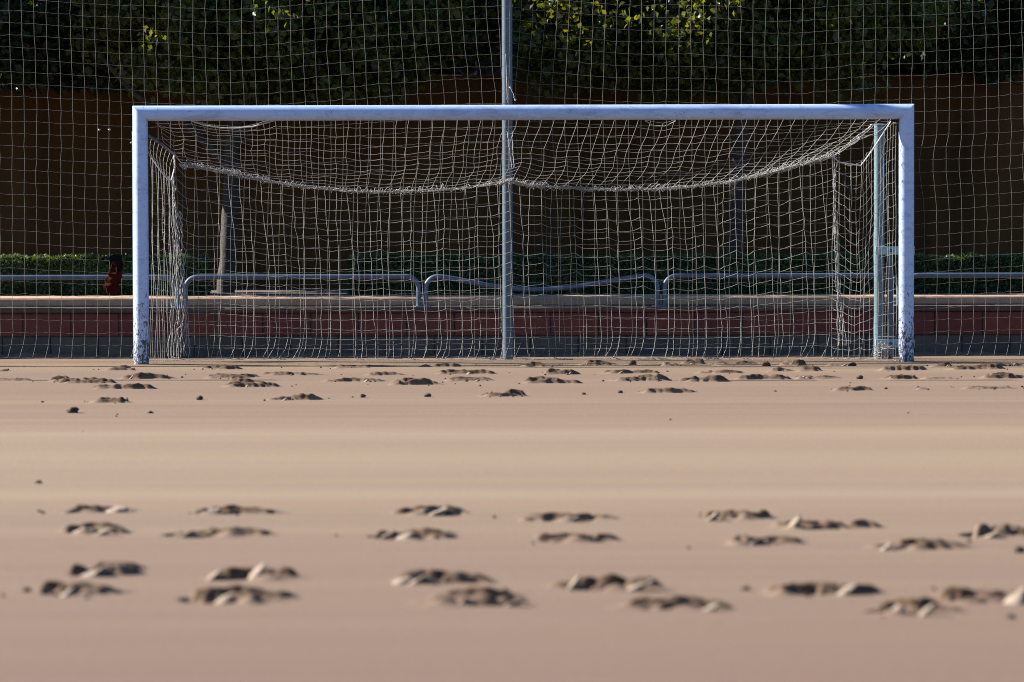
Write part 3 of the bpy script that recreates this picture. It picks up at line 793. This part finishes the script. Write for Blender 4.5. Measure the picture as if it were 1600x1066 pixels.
# left side: gathered hanging panel
NL = 13; left = []; ztl = W(266, 284, .55).z; ztf = W(235, 245, .05).z
xlf, xlr = W(235, 300, .05).x, W(268, 300, .55).x
for j in range(20):
    v = j/19; row = []
    for i in range(NL):
        s_ = i/(NL-1); zt = ztf+(ztl-ztf)*s_
        x = xlf+(xlr-xlf+0.05*v)*s_+0.018*math.sin(i*2.1+v*3)*math.sin(math.pi*min(1, v*1.3+.1))+0.02*noise.noise(Vector((i*0.8, v*4, 3)))
        y = 0.05+0.5*s_
        z = zt*(1-v)+0.01+0.035*math.sin(math.pi*v)*noise.noise(Vector((i*1.3, v*5, 7)))
        row.append(Vector((x, y, max(0.01, z))))
    left.append(row)
lines_to_tubes(net, left, 0.0013, 4, 0.006, 2, knots=0.0026)
web = []
for j in range(5):
    v = j/4; row = []
    for i in range(8):
        s_ = i/7; A = ra.lerp(rbp, s_); B_ = W(235+31*s_, 245+39*s_, .05+.5*s_)
        p = A.lerp(B_, v); p.x -= 0.02*math.sin(math.pi*v); row.append(p)
    web.append(row)
lines_to_tubes(net, web, 0.0013, 4)
# right side: stretched panel with hanging loops
NR_ = 15; right = []
tw = [0, .12, .3, .5, .75, 1.0]; tpx = [1303, 1318, 1340, 1362, 1385, 1400]; tpy = [247, 257, 258, 232, 200, 190]
for j in range(21):
    v = j/20; row = []
    for i in range(NR_):
        s_ = i/(NR_-1); px = interp(s_, tw, tpx); py = interp(s_, tw, tpy); Y = 0.60-0.55*s_
        p = W(px, py, Y); p.x += 0.0
        z = p.z*(1-v)+0.012*v
        z -= 0.11*math.exp(-((s_-0.33)/0.2)**2)*math.sin(math.pi*min(1, v*1.1))*1.0
        z += 0.02*noise.noise(Vector((i*0.9, j*0.3, 15)))
        x = p.x+0.03*math.sin(math.pi*v)*noise.noise(Vector((i*0.7, v*3, 21)))+(-0.02*v if s_ < .9 else 0)
        row.append(Vector((x, Y, max(0.01, z))))
    right.append(row)
lines_to_tubes(net, right, 0.0013, 4, 0.004, 2, knots=0.0026)
gn = net.build('net', TWINE, goal)
# gathered rope bundle at the top rear edge
bd_ = MB(); rg = random.Random(5)
def bundle(pxa, pxb, strands, rad, loops, f):
    for s in range(strands):
        pts = []; n = int(abs(pxb-pxa)/7)+6; ph = rg.uniform(0, 50)
        for k in range(n+1):
            px = pxa+(pxb-pxa)*k/n; p = f(px)
            p.z += rad*noise.noise(Vector((px*0.035, ph, 0)))*1.5+rad*0.3; p.y += rad*1.3*noise.noise(Vector((px*0.04, ph, 9)))-0.02; pts.append(p)
        bd_.tube(pts, 0.0018, 4, False)
    for s in range(loops):
        px = rg.uniform(pxa, pxb); p = f(px); L_ = rg.uniform(4, 16)
        q = f(px+L_); h = rg.uniform(-.018, .04); pts = []
        for k in range(5):
            t = k/4; a = p.lerp(q, t); a.z += rg.uniform(-.014, .02)+h*math.sin(math.pi*t); a.y -= rg.uniform(0, .05); pts.append(a)
        bd_.tube(pts, 0.0017, 4, False)
bundle(285, 800, 7, 0.013, 190, rope_px); bundle(790, 1300, 7, 0.013, 190, rope_px)
bundle(1180, 1300, 5, 0.022, 90, rope_px); bundle(280, 420, 5, 0.02, 70, rope_px); bundle(780, 850, 3, 0.02, 30, rope_px)
bd_.build('rear_rope', TWINE, goal)['kind'] = 'stuff'
def strand(pts_px, Y, r, wob, seed, n=24, mb=None, name='cord'):
    P = [W(a, b, Y) for a, b in pts_px]; out = []
    for k in range(n+1):
        t = k/n*(len(P)-1); i = min(len(P)-2, int(t)); p = P[i].lerp(P[i+1], t-i)
        p.x += wob*noise.noise(Vector((t*5, seed, 0))); p.y += wob*noise.noise(Vector((t*5, seed, 4))); p.z += 0.5*wob*noise.noise(Vector((t*7, seed, 2))); out.append(p)
    q = mb or MB(); q.tube(out, r, 4)
    if mb is None: q.build(name, ROPE, goal)
strand([(272, 240), (273, 262), (268, 282)], 0.56, 0.007, 0.004, 1)
strand([(1300, 244), (1312, 254), (1345, 259), (1362, 236), (1392, 190)], 0.40, 0.0055, 0.004, 90, 30)
strand([(299, 189), (320, 196), (345, 200), (366, 200.5), (395, 198), (430, 188)], 0.03, 0.006, 0.003, 91, 20)
strand([(1008, 189), (1022, 197), (1040, 197), (1056, 189)], 0.04, 0.0035, 0.003, 92, 14)
strand([(236, 246), (250, 266), (266, 285)], 0.3, 0.005, 0.004, 93, 10)
tn = MB()
for s in range(8): strand([(271, 275), (269+s, 340), (272+2*s, 430), (262+5*s, 556)], 0.57, 0.0021, 0.025, 10+s, 40, tn)
for s in range(4): strand([(281, 330), (288-s, 400), (284+s*2, 480), (276+6*s, 556)], 0.58, 0.0021, 0.035, 30+s, 50, tn)
for s in range(5): strand([(1303+s*.8, 247), (1302+s, 330), (1306+s, 430), (1310+3*s, 540)], 0.60, 0.0021, 0.02, 50+s, 40, tn)
for s in range(6): strand([(1362, 196), (1335+s, 216+s), (1303, 243)], 0.63, 0.003, 0.018, 70+s, 14, tn)
for s in range(26):                                              # tangle at the foot of the right pole
    a = (rg.uniform(1365, 1392), rg.uniform(533, 556)); b = (rg.uniform(1365, 1396), rg.uniform(540, 560)); c = (rg.uniform(1362, 1392), rg.uniform(545, 562))
    strand([a, b, c], rg.uniform(0.58, 0.63), 0.0026, 0.05, 100+s, 12, tn)
for s in range(46):                                              # loose hem of the net lying along the sand
    px = rg.uniform(250, 1360); strand([(px, rg.uniform(556, 561)), (px+rg.uniform(4, 14), rg.uniform(559, 563)), (px+rg.uniform(10, 34), rg.uniform(559, 563))], 0.56, 0.0025, 0.03, 200+s, 10, tn)
tn.build('tangled_twine', TWINE, goal)['kind'] = 'stuff'
knot = MB()
for (px, py, Y, r) in ((799, 280, .6, .017), (803, 285, .6, .017), (797, 287, .6, .017), (1362, 196, .63, .014), (1303, 244, .6, .016)):
    knot = MB(); knot.blob(W(px, py, Y), r, px); knot.build('knot', ROPE, goal)

# ------------------------------------------------------------------ red cloth caught in the stop net
CLOTH = simple('dark_red_cloth', (0.024, 0.0045, 0.0028), 1.0, 0.3, 12, 0, 0.3); CLOTH.node_tree.nodes['Principled BSDF'].inputs['Specular IOR Level'].default_value = 0.05
DCLOTH = simple('black_cloth', (0.004, 0.004, 0.005), 1.0, 0.3, 12); DCLOTH.node_tree.nodes['Principled BSDF'].inputs['Specular IOR Level'].default_value = 0.05
rc_ = empty('red_cloth', tuple(W(175, 457, 0.62))); tag(rc_, 'dark red cloth hanging from the stop net left of the goal post', 'cloth')
def loft(rings, name, mat, parent, n=18):
    q = MB()
    for ri, (px0, px1, py, dep) in enumerate(rings):
        a = W(px0, py, 0.615); b = W(px1, py, 0.615); c = (a+b)/2; rx = (b-a).length/2
        for k in range(n):
            th = 2*math.pi*k/n; f = 1+0.45*noise.noise(Vector((math.cos(th)*2.2, math.sin(th)*2.2, ri*0.55)))+0.16*math.sin(5*th+ri*0.5)
            q.v.append((c.x+rx*f*math.cos(th), c.y-0.02+dep*f*math.sin(th), c.z))
    m = len(rings)
    for i in range(m-1):
        for k in range(n): q.f.append((i*n+k, i*n+(k+1) % n, (i+1)*n+(k+1) % n, (i+1)*n+k))
    q.f.append(tuple(range(n))); q.f.append(tuple(range((m-1)*n, m*n))[::-1]); return q.build(name, mat, parent, True)
loft([(175, 190, 406, .015), (174.5, 190, 411, .03), (175.5, 190, 416, .03), (173.5, 189, 420, .04), (174, 189.5, 424, .035), (169.5, 189, 428, .05), (169, 190, 432, .04), (166, 188, 437, .05), (167, 189, 442, .04), (164, 187, 446, .05), (164.5, 187, 451, .035), (163, 185, 455, .03), (166, 182, 459, .012)], 'red_fold', CLOTH, rc_)
loft([(176, 184, 397, .012), (172, 188, 399, .02), (171, 190.5, 404, .025), (174, 191, 409, .025), (177, 191, 416, .03), (181, 190.5, 424, .03)], 'dark_hood', DCLOTH, rc_)

# ------------------------------------------------------------------ footprints (heaped rims of turned sand), each a piece of the sand
cells = {}
for (i, j), (d, k) in owner.items(): cells.setdefault(k, []).append((i, j))
for k in sorted(cells):
    p = PRINTS[k]; idx = {}; me = MB(); damp = []
    SX, SY = (15, 12)
    near_p = [q for q in PRINTS if abs(q['x']-p['x']) < 1.4*q['hl']+1.4*p['hl']+0.4 and abs(q['y']-p['y']) < 0.65]
    def vert(i, j, u, v):
        key = (i*SX+u, j*SY+v)
        if key not in idx:
            x = xs[i]+(xs[i+1]-xs[i])*u/SX; y = ys[j]+(ys[j+1]-ys[j])*v/SY
            hh = [print_h(q, x, y) for q in near_p]; dz = sum(h_[0] for h_ in hh); dry = max(h_[1] for h_ in hh)
            idx[key] = len(me.v); me.v.append((x, y, base_h(x, y)+dz)); damp.append((1-dry)*max(0.0, min(1.0, (dz-0.005)/0.012))*max(0.0, min(1.0, (0.95 if p['near'] else 1.1)+1.6*noise.noise(Vector((x*11, y*14, 4.4))))))
        return idx[key]
    for (i, j) in cells[k]:
        for v in range(SY):
            for u in range(SX): me.f.append((vert(i, j, u, v), vert(i, j, u+1, v), vert(i, j, u+1, v+1), vert(i, j, u, v+1)))
    m_ = me.mesh('footprint', True)
    at_ = m_.attributes.new('damp', 'FLOAT', 'POINT'); at_.data.foreach_set('value', damp)
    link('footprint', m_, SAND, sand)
crumb = MB(); rcx = random.Random(9)
for k, (px, py, wp, hp) in enumerate(FAR+NEAR):
    near = k >= len(FAR)
    p = PRINTS[k]; c = Vector((p['x'], p['y'], 0)); L_ = 2*p['hl']; D_ = 0.2
    for _ in range(rcx.randint(0, 3) if near else rcx.randint(3, 8)):
        x = c.x+rcx.gauss(0, 0.45)*L_*1.1; y = c.y+rcx.uniform(-0.12, D_+0.15); r = rcx.uniform(0.004, 0.012)*(1.0 if near else 0.9)
        crumb.blob((x, y, ground_h(x, y)+r*0.4), r, rcx.random()*50, 0.75, (6, 4))
for _ in range(24):
    x = rcx.uniform(-4.6, 4.6); y = rcx.choice([rcx.uniform(-6, 0.5), rcx.uniform(-22, -4)]); r = rcx.uniform(0.003, 0.010)
    crumb.blob((x, y, ground_h(x, y)+r*0.4), r, rcx.random()*50, 0.75, (6, 4))
co = crumb.build('sand_crumbs', CLOD, sand, True); co['kind'] = 'stuff'
# single clods that lie apart
for (px, py, wp) in ((114,646,19),(235,647,9),(567,621,10),(669,620,11),(969,615,9),(912,617,7),(988,570,13),(1197,572,14),(1343,592,11),(1332,573,12),(60,756,11),(42,925,14),(1165,923,14),(1578,969,18),(1592,863,18),(312,624,11),(66,629,5),(1211,613,6),(1384,608,6)):
    c = G(px, py); r = wp/2*(c.y-CAMLOC.y)/F
    q = MB(); q.blob((c.x, c.y, r*0.35), r, px*0.37, 0.7, (12, 8)); q.build('sand_clod', CLOD, sand, True)

# pale pieces added at print edges: sunlit highlights put into colour and tilt
PALE_LIT = simple('sunlit_sand_tone', (0.18, 0.136, 0.098), 0.95, 0.12, 25, 0, 0.3)
rk = random.Random(41)
for p in PRINTS:
    for _ in range(rk.randint(1, 2) if p['near'] else rk.choice([0, 0, 1])):
        rad = rk.uniform(0.022, 0.034) if p['near'] else rk.uniform(0.012, 0.020)
        a = rk.uniform(-0.95, 0.55); x = p['x']+a*p['hl']; y = p['y']+rk.uniform(-0.05, 0.03 if p['near'] else 0.0)
        q = MB(); q.blob((0, 0, 0), rad, rk.random()*40, 0.38, (11, 7))
        o = link('highlight_piece', q.mesh('highlight_piece', True), PALE_LIT, sand)
        o.location = (x, y, base_h(x, y)+rad*0.12); o.rotation_euler = (rk.uniform(-0.15, 0.35), rk.uniform(-0.9, -0.35), rk.uniform(-0.5, 0.5)); o.scale = (rk.uniform(1.4, 2.2), rk.uniform(0.8, 1.3), 1)
